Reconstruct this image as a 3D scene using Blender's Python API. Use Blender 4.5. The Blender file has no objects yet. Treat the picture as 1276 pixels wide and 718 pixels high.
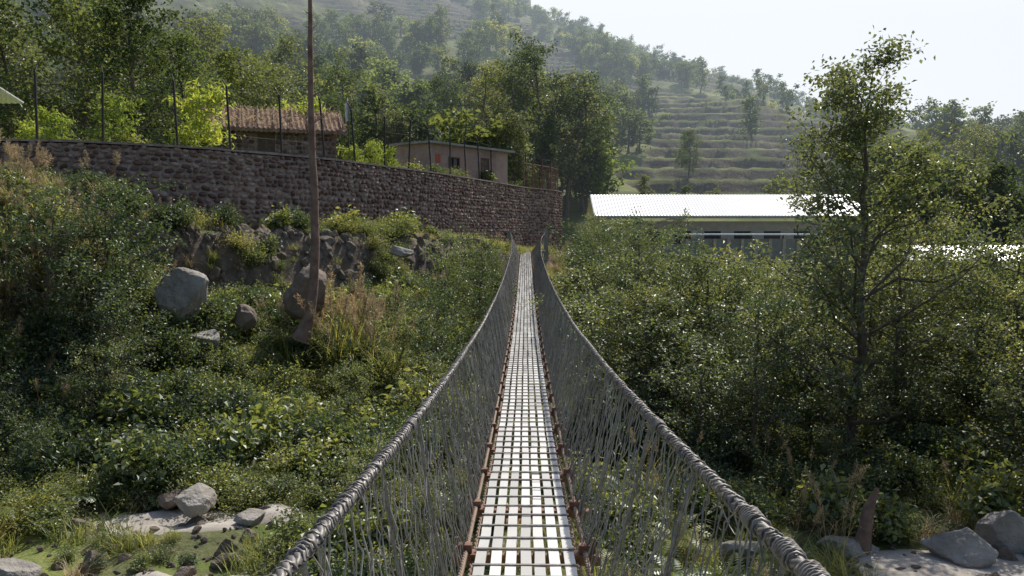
import bpy, math, random, bmesh
import numpy as np
from mathutils import Vector
rng = np.random.default_rng(7)
random.seed(7)
scene = bpy.context.scene
scene.view_settings.view_transform = 'Standard'
scene.view_settings.look = 'None'
scene.view_settings.exposure = 0

# ------------------------------------------------------------------ helpers
def link(o, parent=None):
    scene.collection.objects.link(o)
    if parent: o.parent = parent
    return o
def empty(name, loc=(0,0,0), rotz=0):
    e = bpy.data.objects.new(name, None); e.location = loc; e.rotation_euler[2] = rotz
    e.empty_display_size = .3
    return link(e)
def mesh_np(name, V, F, mats, midx=None, smooth=False):
    me = bpy.data.meshes.new(name)
    if not isinstance(F, list): F = [F]
    F = [np.asarray(f, dtype=np.int32) for f in F if len(f)]
    if F and F[0].ndim==1: F=[np.stack(F)]
    V = np.asarray(V, dtype=np.float32)
    me.vertices.add(len(V)); me.vertices.foreach_set('co', V.ravel())
    nl = sum(f.size for f in F); npoly = sum(len(f) for f in F)
    me.loops.add(nl); me.loops.foreach_set('vertex_index', np.concatenate([f.ravel() for f in F]))
    tot = np.concatenate([np.full(len(f), f.shape[1], dtype=np.int32) for f in F])
    st = np.concatenate([[0], np.cumsum(tot)[:-1]]).astype(np.int32)
    me.polygons.add(npoly); me.polygons.foreach_set('loop_start', st)
    try: me.polygons.foreach_set('loop_total', tot)
    except Exception: pass
    for m in mats: me.materials.append(m)
    if midx is not None: me.polygons.foreach_set('material_index', np.asarray(midx, dtype=np.int32))
    me.polygons.foreach_set('use_smooth', np.full(npoly, smooth))
    me.update(calc_edges=True); me.validate()
    return me
def obj(name, me, parent=None, loc=(0,0,0), rotz=0):
    o = bpy.data.objects.new(name, me); o.location = loc; o.rotation_euler[2] = rotz
    return link(o, parent)
BOXF = np.array([[0,3,2,1],[4,5,6,7],[0,1,5,4],[1,2,6,5],[2,3,7,6],[3,0,4,7]])
def boxv(x0,x1,y0,y1,z0,z1):
    return np.array([[x0,y0,z0],[x1,y0,z0],[x1,y1,z0],[x0,y1,z0],[x0,y0,z1],[x1,y0,z1],[x1,y1,z1],[x0,y1,z1]], dtype=float)
def boxes(name, lst, mat, parent=None):
    V=[];F=[];n=0
    for b in lst:
        v = boxv(*b) if len(b)==6 else b
        V.append(v); F.append(BOXF+n); n+=8
    return obj(name, mesh_np(name, np.concatenate(V), np.concatenate(F), [mat]), parent)
def tube(P, R, sides=6):
    P=np.asarray(P,float); R=np.asarray(R,float); n=len(P)
    T=np.gradient(P,axis=0); T/=np.linalg.norm(T,axis=1)[:,None]+1e-9
    up=np.where(np.abs(T[:,2:3])>.9, np.array([[1,0,0]]), np.array([[0,0,1]])).astype(float)
    if n: up[:]=up[0]
    A=np.cross(T,up); A/=np.linalg.norm(A,axis=1)[:,None]+1e-9
    B=np.cross(T,A)
    a=np.linspace(0,2*np.pi,sides,endpoint=False)
    V=(P[:,None]+R[:,None,None]*(np.cos(a)[None,:,None]*A[:,None]+np.sin(a)[None,:,None]*B[:,None])).reshape(-1,3)
    i=np.arange(n-1)[:,None]*sides; j=np.arange(sides)[None]; k=(j+1)%sides
    F=np.stack([i+j,i+k,i+sides+k,i+sides+j],-1).reshape(-1,4)
    return V,F
class MB:
    def __init__(s): s.V=[];s.F=[];s.M=[];s.n=0
    def add(s,V,F,m=0):
        if len(V)==0: return
        s.V.append(V); s.F.append(np.asarray(F)+s.n); s.M.append(np.full(len(F),m)); s.n+=len(V)
    def mesh(s,name,mats,smooth=False):
        return mesh_np(name,np.concatenate(s.V),np.concatenate(s.F) if len({f.shape[1] for f in s.F})==1 else s.F,mats,np.concatenate(s.M),smooth)
_tab = rng.random((8,256,256))
def vnoise(x,y,s=0):
    xi=np.floor(x).astype(int); yi=np.floor(y).astype(int); fx=x-xi; fy=y-yi
    fx=fx*fx*(3-2*fx); fy=fy*fy*(3-2*fy); t=_tab[s%8]
    g=lambda a,b: t[a%256,b%256]
    return (g(xi,yi)*(1-fx)+g(xi+1,yi)*fx)*(1-fy)+(g(xi,yi+1)*(1-fx)+g(xi+1,yi+1)*fx)*fy
def fbm(x,y,s=0,o=4):
    r=0;a=.5
    for k in range(o): r=r+a*(vnoise(x*2**k+k*17.3,y*2**k+k*9.1,s+k)-.5); a*=.5
    return r
def sst(a,b,x):
    t=np.clip((x-a)/(b-a),0,1); return t*t*(3-2*t)

# ------------------------------------------------------------------ materials
def nmat(name):
    m=bpy.data.materials.new(name); m.use_nodes=True; nt=m.node_tree; nt.nodes.clear()
    return m,nt,nt.nodes.new('ShaderNodeOutputMaterial')
def ramp(nt,fac,stops):
    r=nt.nodes.new('ShaderNodeValToRGB'); el=r.color_ramp.elements
    while len(el)<len(stops): el.new(.5)
    for e,(p,c) in zip(el,stops): e.position=p; e.color=(*c,1)
    nt.links.new(fac,r.inputs[0]); return r.outputs[0]
def noise(nt,scale,detail=5,coord='Object',rough=.6,vec=None):
    n=nt.nodes.new('ShaderNodeTexNoise'); n.inputs['Scale'].default_value=scale; n.inputs['Detail'].default_value=detail; n.inputs['Roughness'].default_value=rough
    if vec is None:
        c=nt.nodes.new('ShaderNodeTexCoord'); vec=c.outputs[coord]
    nt.links.new(vec,n.inputs['Vector']); return n.outputs[0]
def solid(name,stops,scale=3,rough=.8,metal=0,bump=.3,bscale=20,bdist=.02,island=False,spec=.5):
    m,nt,out=nmat(name); b=nt.nodes.new('ShaderNodeBsdfPrincipled'); nt.links.new(b.outputs[0],out.inputs[0])
    f=noise(nt,scale)
    if island:
        g=nt.nodes.new('ShaderNodeNewGeometry'); mx=nt.nodes.new('ShaderNodeMix'); mx.inputs[0].default_value=.6
        nt.links.new(f,mx.inputs[2]); nt.links.new(g.outputs['Random Per Island'],mx.inputs[3]); f=mx.outputs[0]
    nt.links.new(ramp(nt,f,stops),b.inputs['Base Color'])
    b.inputs['Roughness'].default_value=rough; b.inputs['Metallic'].default_value=metal
    b.inputs['Specular IOR Level'].default_value=spec
    if bump:
        bp=nt.nodes.new('ShaderNodeBump'); bp.inputs['Strength'].default_value=bump; bp.inputs['Distance'].default_value=bdist
        nt.links.new(noise(nt,bscale,4),bp.inputs['Height']); nt.links.new(bp.outputs[0],b.inputs['Normal'])
    return m
def leafmat(name,cols,trans,tf=.4,gloss=.05,w=.5):
    m,nt,out=nmat(name); N=nt.nodes.new; L=nt.links.new
    g=N('ShaderNodeNewGeometry'); oi=N('ShaderNodeObjectInfo')
    mx=N('ShaderNodeMix'); mx.inputs[0].default_value=w
    L(g.outputs['Random Per Island'],mx.inputs[2]); L(oi.outputs['Random'],mx.inputs[3])
    c=ramp(nt,mx.outputs[0],[(.15,cols[0]),(.5,cols[1]),(.82,cols[2])])
    tr=ramp(nt,mx.outputs[0],[(.15,tuple(v*.45 for v in trans)),(.5,tuple(v*.9 for v in trans)),(.85,(min(1,trans[0]*1.55),min(1,trans[1]*1.25),trans[2]*1.1))])
    d=N('ShaderNodeBsdfDiffuse'); L(c,d.inputs[0])
    t=N('ShaderNodeBsdfTranslucent'); L(tr,t.inputs[0])
    a=N('ShaderNodeMixShader'); a.inputs[0].default_value=tf; L(d.outputs[0],a.inputs[1]); L(t.outputs[0],a.inputs[2])
    gl=N('ShaderNodeBsdfGlossy'); gl.inputs['Roughness'].default_value=.45; gl.inputs[0].default_value=(.85,.88,.85,1)
    b=N('ShaderNodeMixShader'); b.inputs[0].default_value=gloss; L(a.outputs[0],b.inputs[1]); L(gl.outputs[0],b.inputs[2])
    L(b.outputs[0],out.inputs[0]); return m

M_bark=solid('bark',[(.3,(.06,.045,.035)),(.7,(.16,.13,.10))],6,.9,bump=.6,bscale=30)
M_barkred=solid('bark_bare',[(.3,(.13,.075,.055)),(.7,(.28,.185,.145))],4,.9,bump=.7,bscale=22)
M_shrub=leafmat('leaf_shrub',[(.038,.072,.02),(.072,.118,.034),(.145,.175,.055)],(.40,.47,.10),.46,.08)
M_dark=leafmat('leaf_dark',[(.018,.04,.016),(.034,.066,.024),(.07,.105,.036)],(.19,.27,.06),.4,.07)
M_alder=leafmat('leaf_alder',[(.038,.062,.024),(.065,.095,.033),(.125,.14,.05)],(.36,.41,.10),.44,.09)
M_hill=leafmat('leaf_hill',[(.022,.045,.018),(.04,.072,.026),(.08,.115,.038)],(.25,.33,.08),.4,.03,.75)
M_hillL=leafmat('leaf_hill_light',[(.055,.095,.025),(.09,.14,.035),(.14,.18,.05)],(.42,.52,.1),.45,.03,.75)
M_lime=leafmat('leaf_sapling',[(.10,.17,.02),(.15,.24,.03),(.20,.28,.04)],(.55,.68,.1),.5)
M_grass=leafmat('grass_blade',[(.085,.125,.024),(.14,.18,.04),(.26,.24,.085)],(.52,.55,.14),.48,.05)
M_straw=leafmat('dry_grass',[(.19,.15,.08),(.32,.265,.15),(.42,.35,.22)],(.62,.5,.3),.42,.04)
M_rock=solid('rock',[(.25,(.16,.14,.12)),(.55,(.31,.285,.25)),(.8,(.46,.43,.39))],1.6,.85,bump=.9,bscale=6,bdist=.1)
M_rockd=solid('rock_rubble',[(.25,(.10,.078,.06)),(.55,(.215,.17,.135)),(.85,(.40,.34,.285))],2.5,.9,bump=.8,bscale=9,bdist=.06)
M_wstone=solid('wall_stone',[(.2,(.10,.052,.043)),(.5,(.19,.108,.09)),(.8,(.40,.29,.25))],1.2,.9,bump=.6,bscale=18,bdist=.03,island=True)
M_mortar=solid('wall_mortar',[(.3,(.17,.125,.108)),(.7,(.38,.31,.27))],4,.95,bump=.6,bscale=14)
M_conc=solid('concrete',[(.3,(.24,.23,.21)),(.7,(.36,.34,.31))],1.3,.9,bump=.3)
M_rust=solid('rusty_steel',[(.3,(.12,.05,.032)),(.7,(.26,.14,.095))],15,.75,.1,bump=.4,bscale=60,bdist=.004)
M_cable=solid('rusty_cable',[(.3,(.17,.11,.08)),(.7,(.33,.24,.175))],30,.7,.1,bump=0)
M_wire=solid('galvanised_wire',[(.3,(.12,.112,.105)),(.7,(.36,.34,.32))],2.5,.45,.25,bump=0)
M_rope=solid('handrail_cable_grey',[(.3,(.10,.09,.085)),(.7,(.28,.26,.24))],25,.5,.2,bump=.4,bscale=90,bdist=.003)
M_deck=solid('galvanised_plank',[(.25,(.5,.49,.47)),(.6,(.71,.70,.68)),(.85,(.82,.81,.79))],2.2,.38,.1,bump=.12,bscale=40,bdist=.004,island=True)
M_post=solid('fence_post_steel',[(.3,(.025,.022,.022)),(.7,(.06,.05,.05))],5,.7,.3,bump=0)
M_white=solid('white_metal_roof',[(.3,(.76,.78,.79)),(.7,(.86,.87,.87))],.8,.3,.0,bump=0)
M_plaster=solid('plaster_beige',[(.3,(.42,.35,.29)),(.7,(.53,.47,.40))],1.5,.9,bump=.2)
M_plasterp=solid('plaster_pinkish',[(.3,(.33,.22,.18)),(.7,(.43,.31,.26))],1.5,.9,bump=.2)
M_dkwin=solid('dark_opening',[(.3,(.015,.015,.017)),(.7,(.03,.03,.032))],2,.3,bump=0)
M_wood=solid('weathered_wood',[(.3,(.11,.07,.05)),(.7,(.22,.16,.12))],9,.85,bump=.4)
M_roofold=solid('old_thatch_roof',[(.3,(.15,.09,.06)),(.55,(.30,.19,.13)),(.8,(.40,.31,.2))],4,.95,bump=.9,bscale=12,bdist=.06)
M_sand=solid('river_sand',[(.3,(.30,.265,.225)),(.7,(.45,.415,.37))],2,.95,bump=.5,bscale=15)
M_blue=solid('blue_sheet',[(.3,(.05,.14,.32)),(.7,(.08,.22,.45))],2,.5,bump=0)
M_red=solid('poster_red',[(.3,(.35,.07,.03)),(.7,(.5,.14,.06))],6,.7,bump=0)
M_cloth=solid('white_cloth',[(.3,(.6,.6,.6)),(.7,(.75,.75,.75))],3,.8,bump=0)

def ground_mat():
    m,nt,out=nmat('ground_soil_grass'); N=nt.nodes.new; L=nt.links.new
    b=N('ShaderNodeBsdfPrincipled'); b.inputs['Roughness'].default_value=.95; b.inputs['Specular IOR Level'].default_value=.2
    L(b.outputs[0],out.inputs[0])
    grass=ramp(nt,noise(nt,.12,8),[(.3,(.06,.09,.022)),(.48,(.12,.155,.04)),(.6,(.21,.235,.075)),(.72,(.30,.27,.13))])
    soil=ramp(nt,noise(nt,2.2,6),[(.3,(.075,.055,.042)),(.55,(.15,.12,.095)),(.8,(.28,.235,.195))])
    g=N('ShaderNodeNewGeometry'); sx=N('ShaderNodeSeparateXYZ'); L(g.outputs['Normal'],sx.inputs[0])
    mr=N('ShaderNodeMapRange'); mr.inputs[1].default_value=.68; mr.inputs[2].default_value=.88; L(sx.outputs[2],mr.inputs[0])
    mul=N('ShaderNodeMath'); mul.operation='MULTIPLY'; L(mr.outputs[0],mul.inputs[0])
    mr2=N('ShaderNodeMapRange'); mr2.inputs[1].default_value=.42; mr2.inputs[2].default_value=.52; L(noise(nt,.5,5),mr2.inputs[0]); 
    ma=N('ShaderNodeMath'); ma.operation='MAXIMUM'; L(mr2.outputs[0],ma.inputs[0]); ma.inputs[1].default_value=.6
    L(ma.outputs[0],mul.inputs[1])
    mx=N('ShaderNodeMix'); mx.data_type='RGBA'; L(mul.outputs[0],mx.inputs[0]); L(soil,mx.inputs[6]); L(grass,mx.inputs[7])
    L(mx.outputs[2],b.inputs['Base Color'])
    bp=N('ShaderNodeBump'); bp.inputs['Strength'].default_value=.8; bp.inputs['Distance'].default_value=.12; L(noise(nt,4,6),bp.inputs['Height']); L(bp.outputs[0],b.inputs['Normal'])
    return m
M_ground=ground_mat()

# ------------------------------------------------------------------ retaining-wall line
WX=[-60,-30,-17.6,-13.6,-9.6,-4.8,0,2.5]; WY=[30,29,31,33.7,39,50.5,66,71]
wp=np.array(list(zip(WX,WY)))
tx=np.linspace(0,1,len(wp)); tt=np.linspace(0,1,190)
sm=np.stack([np.interp(tt,tx,wp[:,0]),np.interp(tt,tx,wp[:,1])],1)
ker=np.ones(7)/7
for _ in range(2):
    pad=np.pad(sm,((3,3),(0,0)),mode='edge'); sm2=np.stack([np.convolve(pad[:,j],ker,'valid') for j in range(2)],1); sm2[0]=sm[0]; sm2[-1]=sm[-1]; sm=sm2
SMX=sm[:,0].copy(); SMY=sm[:,1].copy()
def wallY(x): return np.interp(x,SMX,SMY)
def cfac(x): return np.interp(x,[-60,-17,-12,-8,-3,3],[1,.95,.72,.5,.33,.38])
# ------------------------------------------------------------------ terrain
def ridge(x):
    return 400*np.interp(x/400,[-1.2,-.65,-.35,-.1,.045,.2,.3,.345,.5,.56,.8,1.2],[.60,.50,.40,.30,.25,.205,.155,.132,.10,.09,.085,.08])
MEADOWS=[(48,165,34,50),(-70,300,60,70),(25,235,32,30),(-95,230,36,36),(95,235,34,48),(-22,180,22,22),(-10,300,34,40),(70,300,44,34),(30,128,18,18),(-60,150,22,22),(60,122,16,15)]
def meadow(x,y):
    m=0*x
    for cx,cy,rx,ry in MEADOWS:
        m=np.maximum(m,1-sst(.85,1.05,np.hypot((x-cx)/rx,(y-cy)/ry)+.9*fbm(x/14,y/14,2)))
    return m
def H(x,y):
    x=np.asarray(x,float); y=np.asarray(y,float)
    n=fbm(x/3.5,y/3.5,1); nf=fbm(x/.9,y/.9,3)
    d=(wallY(x)-y)*cfac(x)
    Zp=np.interp(x,[-30,-17,-4,0,3],[.7,.2,-.6,-1.75,-1.75])
    dd=d+1.2*n
    cliff=Zp+(-3.3-Zp)*sst(2.2,3.6,dd); L=cliff+(-6+3.3)*sst(4.4,12.5,dd)
    L=L+5.0*np.exp(-(((x+17.5)/4.5)**2+((y-24.5)/4.2)**2))
    L=np.where(x<-17,np.minimum(L,1.6),L)
    L=L+.5*n*sst(1,3,d)+.55*nf*sst(1.5,2.6,d)
    L=np.where((d<-.3)&(x<2.5),3.05,L)
    R=-6+3.1*sst(24,46,y)+.3*n+.12*nf
    R=R+1.1*np.exp(-(((x-3)/3.5)**2+((y-62)/6)**2))
    b=sst(1.5,6,x)
    Z=np.where(d<-.3,np.where(x<2.5,L,R),L*(1-b)+R*b)
    Z=Z+4.4*sst(3,-6,y)
    t=np.clip((y-82)/318,0,1)
    up=ridge(x)*t**1.12
    hz=up+(3+(np.where(x<2.5,0,-5.6)))
    big=fbm(x/60,y/60,4)*18*sst(100,220,y)+fbm(x/14,y/14,5)*3*sst(90,150,y)
    hz=hz+big
    st=2.5; q=hz/st; fr=q-np.floor(q); ter=(np.floor(q)+sst(.74,1,fr)+.1*fr)*st
    mw=meadow(x,y); hz=hz*(1-mw)+ter*mw
    back=np.clip((y-410)/400,0,1); hz=hz-back*160
    w=sst(80,96,y)
    return Z*(1-w)+hz*w
ys=np.concatenate([np.arange(-70,0,1.5),np.arange(0,74,.33),np.arange(74,100,1),np.arange(100,340,.8),np.arange(340,430,1.5),np.arange(430,1000,14)])
xr=[0.0]
while xr[-1]<760: xr.append(xr[-1]+(.33 if xr[-1]<26 else min(.33+(xr[-1]-26)*.035,9)))
xr=np.array(xr); xs=np.concatenate([-xr[:0:-1],xr])
X,Y=np.meshgrid(xs,ys); Z=H(X,Y)
nx=len(xs); ny=len(ys)
i=(np.arange(ny-1)[:,None]*nx+np.arange(nx-1)[None]).ravel()
F=np.stack([i,i+1,i+nx+1,i+nx],1)
obj('ground_terrain',mesh_np('ground_terrain',np.stack([X.ravel(),Y.ravel(),Z.ravel()],1),F,[M_ground],smooth=True))

def drape(name,cx,cy,rx,ry,mat,rot=0,lift=.05,n=40):
    rr=np.linspace(0,1,12); aa=np.linspace(0,2*np.pi,n,endpoint=False)
    wob=1+.35*fbm(np.cos(aa)*1.7+cx,np.sin(aa)*1.7+cy,5)*2
    P=[]
    for r in rr:
        px=rx*r*wob*np.cos(aa); py=ry*r*wob*np.sin(aa)
        qx=cx+px*math.cos(rot)-py*math.sin(rot); qy=cy+px*math.sin(rot)+py*math.cos(rot)
        P.append(np.stack([qx,qy,H(qx,qy)+lift*(1-r**6)-.06*r**6],1))
    V=np.concatenate(P); F=[]
    for k in range(11):
        a=k*n+np.arange(n); b=k*n+(np.arange(n)+1)%n
        F.append(np.stack([a,b,b+n,a+n],1))
    return obj(name,mesh_np(name,V,np.concatenate(F),[mat],smooth=True))
drape('river_sand',-6.9,16.2,2.7,1.0,M_sand,.15)
drape('river_sand',-6.2,13.2,2.4,.6,M_sand,0)
drape('river_sand',8.6,13.8,3.4,1.5,M_sand,0)

# ------------------------------------------------------------------ geometry protos
def unit(v): return v/(np.linalg.norm(v,axis=-1,keepdims=True)+1e-9)
def leaves(C,L,W,upb=.6,droop=0,r=None):
    n=len(C); r=r or rng
    nrm=unit(r.normal(size=(n,3))+np.array([0,0,upb*2.]))
    d=r.normal(size=(n,3)); d[:,2]-=droop; d=unit(d-(d*nrm).sum(1)[:,None]*nrm)
    s=np.cross(nrm,d); l=(L*r.uniform(.65,1.3,n))[:,None]; w=(W*r.uniform(.7,1.25,n))[:,None]
    V=np.stack([C,C+d*l*.45+s*w*.5+nrm*w*.12,C+d*l-nrm*l*.12,C+d*l*.45-s*w*.5+nrm*w*.12],1).reshape(-1,3)
    return V,np.arange(4*n).reshape(n,4)
def tree_mesh(name,Ht,prof,nl,ntw,lpt,Ls,r0,seed,f0=.25,rise=.35,clump=.3,mats=None,bend=.04,upb=.6,W=.6,curve=0.):
    r=np.random.default_rng(seed); mb=MB()
    k=14; f=np.linspace(0,1,k); tr=np.zeros((k,3)); tr[:,2]=f*Ht
    tr[1:,:2]=np.cumsum(r.normal(size=(k-1,2))*Ht*bend/3,0)
    V,F_=tube(tr,r0*(1-f)**.8+r0*.06+r0*.5*np.exp(-f*25),7); mb.add(V,F_,0)
    C=[]
    for q in range(nl):
        ff=f0+(1-f0)*(q+r.random()*.8)/nl*.99; st=np.array([np.interp(ff,f,tr[:,j]) for j in range(3)])
        az=q*2.4+r.normal()*.5; R=prof(ff)*r.uniform(.55,1.2)
        rs=rise*r.uniform(.5,1.5)
        dirv=np.array([math.cos(az),math.sin(az),rs])
        t=np.linspace(0,1,6); P=st+np.outer(t,dirv*R)+np.outer(t**2,[0,0,R*(curve+.12*r.normal())])+np.cumsum(r.normal(size=(6,3))*R*.04,0)
        P[0]=st; rl=r0*.45*(1-ff)+r0*.05
        V,F_=tube(P,rl*(1-t*.85),5); mb.add(V,F_,0)
        for w in range(ntw):
            tt=.25+.75*(w+r.random())/ntw; s=np.array([np.interp(tt,t,P[:,j]) for j in range(3)])
            dv=unit(dirv*.6+r.normal(size=3)*.7); ln=clump*r.uniform(.7,1.6)
            e=s+dv*ln
            V,F_=tube(np.stack([s,(s+e)/2+r.normal(size=3)*ln*.08,e]),np.array([rl*.25,rl*.18,rl*.07])+.003,3); mb.add(V,F_,0)
            m=int(lpt*r.uniform(.4,1.6)); u=r.uniform(.3,1.15,m)[:,None]
            C.append(s+dv*ln*u+r.normal(size=(m,3))*clump*.38*np.array([1,1,.7]))
    C=np.concatenate(C); V,F_=leaves(C,Ls,Ls*W,upb,.3,r); mb.add(V,F_,1)
    return mb.mesh(name,mats)
def shrub_mesh(name,R,Ht,nst,lps,Ls,seed,mats,spread=.16,upb=.5,W=.55):
    r=np.random.default_rng(seed); mb=MB(); C=[]
    for q in range(nst):
        az=r.uniform(0,6.28); rad=R*math.sqrt(r.random()); hh=Ht*(1-.45*(rad/R)**2)*r.uniform(.6,1.15)
        t=np.linspace(0,1,5); e=np.array([math.cos(az)*rad,math.sin(az)*rad,hh])
        P=np.outer(t,e)+np.outer(t*(1-t),[math.cos(az)*-rad*.5,math.sin(az)*-rad*.5,hh*.4])+r.normal(size=(5,3))*.02; P[0]*=.2
        V,F_=tube(P,.018*Ht*(1-t*.8),4); mb.add(V,F_,0)
        m=int(lps*r.uniform(.6,1.4)); u=r.uniform(.25,1.05,m)
        c=np.stack([np.interp(u,t,P[:,j]) for j in range(3)],1)+r.normal(size=(m,3))*spread*np.array([1,1,.8]); C.append(c)
    C=np.concatenate(C); C[:,2]=np.maximum(C[:,2],.02)
    V,F_=leaves(C,Ls,Ls*W,upb,.2,r); mb.add(V,F_,1)
    return mb.mesh(name,mats)
def blades(n,R,Lmin,Lmax,Wd,bend,seed,seg=4,lean=.25):
    r=np.random.default_rng(seed); az=r.uniform(0,6.28,n); rad=R*np.sqrt(r.random(n)); ba=r.uniform(0,6.28,n)
    base=np.stack([rad*np.cos(ba),rad*np.sin(ba),0*rad],1); L=r.uniform(Lmin,Lmax,n); th0=np.abs(r.normal(size=n))*lean; bd=bend*r.uniform(.4,1.5,n)
    pts=[];p=base.copy(); d=np.stack([np.cos(az),np.sin(az)],1); s=np.stack([-np.sin(az),np.cos(az),0*az],1)
    for k in range(seg+1):
        w=Wd*(1-(k/seg)**1.5)*.5+.0008
        pts.append(np.stack([p-s*w,p+s*w],1))
        th=th0+bd*(k+.5)/seg
        p=p+np.concatenate([d*(np.sin(th)*L/seg)[:,None],(np.cos(th)*L/seg)[:,None]],1)
    V=np.stack(pts,1).reshape(-1,3); F=[]
    for k in range(seg):
        a=np.arange(n)*(seg+1)*2+k*2; F.append(np.stack([a,a+1,a+3,a+2],1))
    return V,np.concatenate(F)
def reed_mesh(name,n,Ht,seed,mat,matp,plumes=4,R=.35,W=.03):
    mb=MB(); V,F_=blades(n,R,Ht*.5,Ht,W,1.5,seed,6,.22); mb.add(V,F_,0)
    r=np.random.default_rng(seed+5)
    for q in range(plumes):
        a=r.uniform(0,6.28); b=np.array([math.cos(a),math.sin(a),0])*R*.5; t=np.linspace(0,1,6); e=np.array([math.cos(a)*Ht*.25,math.sin(a)*Ht*.25,Ht*r.uniform(1.0,1.3)])
        P=b+np.outer(t,e)+np.outer(t*t,[math.cos(a)*.15,math.sin(a)*.15,-.08]); V,F_=tube(P,np.full(6,.006),3); mb.add(V,F_,1)
        m=80; u=r.uniform(.8,1.0,m); c=np.stack([np.interp(u,t,P[:,j]) for j in range(3)],1)+r.normal(size=(m,3))*.02
        V,F_=leaves(c,.09,.012,-.2,-1.5,r); mb.add(V,F_,1)
    return mb.mesh(name,[mat,matp])
def fern_mesh(name,nf,L,seed,mat):
    r=np.random.default_rng(seed); V=[];F=[];n=0
    for q in range(nf):
        az=r.uniform(0,6.28); el=r.uniform(.5,1.3); k=14; p=np.zeros(3); s=np.array([-math.sin(az),math.cos(az),0])
        for j in range(k):
            th=el-1.5*j/k; d=np.array([math.cos(az)*math.cos(th),math.sin(az)*math.cos(th),math.sin(th)]); p2=p+d*L/k
            w=L*.26*math.sin(math.pi*(j+.6)/(k+.4))**.8*(1-j/k*.4)
            for sg in (-1,1):
                tip=p+s*sg*w+d*w*.35-np.array([0,0,w*.15]); V+=[p,p+(tip-p)*.5+d*L/k*.45,tip,p+(tip-p)*.5-d*L/k*.35]; F.append([n,n+1,n+2,n+3]); n+=4
            p=p2
    return mesh_np(name,np.array(V),np.array(F),[mat])
def ico(sub):
    bm=bmesh.new(); bmesh.ops.create_icosphere(bm,subdivisions=sub,radius=1); V=np.array([v.co[:] for v in bm.verts]); F=np.array([[v.index for v in f.verts] for f in bm.faces]); bm.free(); return V,F
def rock_mesh(name,seed,mat,sub=4,sc=(1,.8,.7),facets=14):
    r=np.random.default_rng(seed); V,F=ico(sub); n=unit(r.normal(size=(facets,3))); h=r.uniform(.48,.86,facets)
    for a,b in zip(n,h):
        d=V@a; o=np.maximum(d-b,0); V=V-a*(o*.94)[:,None]
    V=V*np.array(sc); V=V*(1+.25*fbm(V[:,0]*2.3+seed,V[:,1]*2.3+V[:,2]*1.7,seed%8)[:,None]+.13*fbm(V[:,0]*9+seed,V[:,1]*9+V[:,2]*7,seed%8)[:,None])
    return mesh_np(name,V,F,[mat],smooth=sub>3)
def coll(name,meshes):
    c=bpy.data.collections.new(name)
    for k,me in enumerate(meshes):
        o=bpy.data.objects.new('%s_part_%02d'%(name,k),me); c.objects.link(o)
    return c
def scatter(name,pts,scl,rot,idx,c):
    pts=np.asarray(pts,float); n=len(pts)
    me=bpy.data.meshes.new(name); me.vertices.add(n); me.vertices.foreach_set('co',pts.astype(np.float32).ravel())
    a=me.attributes.new('scl','FLOAT_VECTOR','POINT')
    scl=np.asarray(scl,float)
    if scl.ndim==1: scl=np.stack([scl]*3,1)
    a.data.foreach_set('vector',scl.astype(np.float32).ravel())
    a=me.attributes.new('rot','FLOAT_VECTOR','POINT'); a.data.foreach_set('vector',np.asarray(rot,dtype=np.float32).ravel())
    a=me.attributes.new('idx','INT','POINT'); a.data.foreach_set('value',np.asarray(idx,dtype=np.int32))
    me.update()
    o=link(bpy.data.objects.new(name,me))
    g=bpy.data.node_groups.new(name+'_gn','GeometryNodeTree')
    g.interface.new_socket('Geometry',in_out='INPUT',socket_type='NodeSocketGeometry')
    g.interface.new_socket('Geometry',in_out='OUTPUT',socket_type='NodeSocketGeometry')
    gi=g.nodes.new('NodeGroupInput'); go=g.nodes.new('NodeGroupOutput'); ip=g.nodes.new('GeometryNodeInstanceOnPoints'); ci=g.nodes.new('GeometryNodeCollectionInfo')
    ci.inputs['Collection'].default_value=c; ci.inputs['Separate Children'].default_value=True; ci.inputs['Reset Children'].default_value=True
    def na(nm,t):
        q=g.nodes.new('GeometryNodeInputNamedAttribute'); q.data_type=t; q.inputs['Name'].default_value=nm
        return [s for s in q.outputs if s.enabled and s.name=='Attribute'][0]
    L=g.links.new
    L(gi.outputs[0],ip.inputs['Points']); L(ci.outputs[0],ip.inputs['Instance']); ip.inputs['Pick Instance'].default_value=True
    L(na('idx','INT'),ip.inputs['Instance Index']); L(na('rot','FLOAT_VECTOR'),ip.inputs['Rotation']); L(na('scl','FLOAT_VECTOR'),ip.inputs['Scale'])
    L(ip.outputs[0],go.inputs[0])
    md=o.modifiers.new('instances','NODES'); md.node_group=g
    return o
def rots(n,tilt=.08): 
    return np.stack([rng.normal(size=n)*tilt,rng.normal(size=n)*tilt,rng.uniform(0,6.28,n)],1)
def on_ground(x,y,dz=0): return np.stack([x,y,H(x,y)+dz],1)

# ------------------------------------------------------------------ hillside forest
hp=[]
def roundprof(f): return 3.2*math.sin(math.pi*min(1,(f-.12)/.95))**.6 if f>.12 else .5
def coneprof(f): return 2.6*(1.05-f)**.7
for k in range(4): hp.append(tree_mesh('hillA%d'%k,8.5,roundprof,16,4,14,.62,.22,100+k,.2,.3,1.0,[M_bark,M_hill if k<3 else M_hillL],W=.8))
for k in range(2): hp.append(tree_mesh('hillB%d'%k,11,coneprof,20,3,13,.6,.22,120+k,.2,.1,.9,[M_bark,M_hill],W=.8))
for k in range(2): hp.append(shrub_mesh('hillC%d'%k,2.2,2.4,14,34,.5,130+k,[M_bark,M_hillL],.5,W=.8))
CH=coll('forest_species',hp)
N=15000
yy=np.sqrt(rng.uniform(86**2,425**2,N)); xx=rng.uniform(-.80,.78,N)*yy
dens=.5+2.2*fbm(xx/25,yy/25,6)+np.where(xx<-.3*yy,.3,0)
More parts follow.
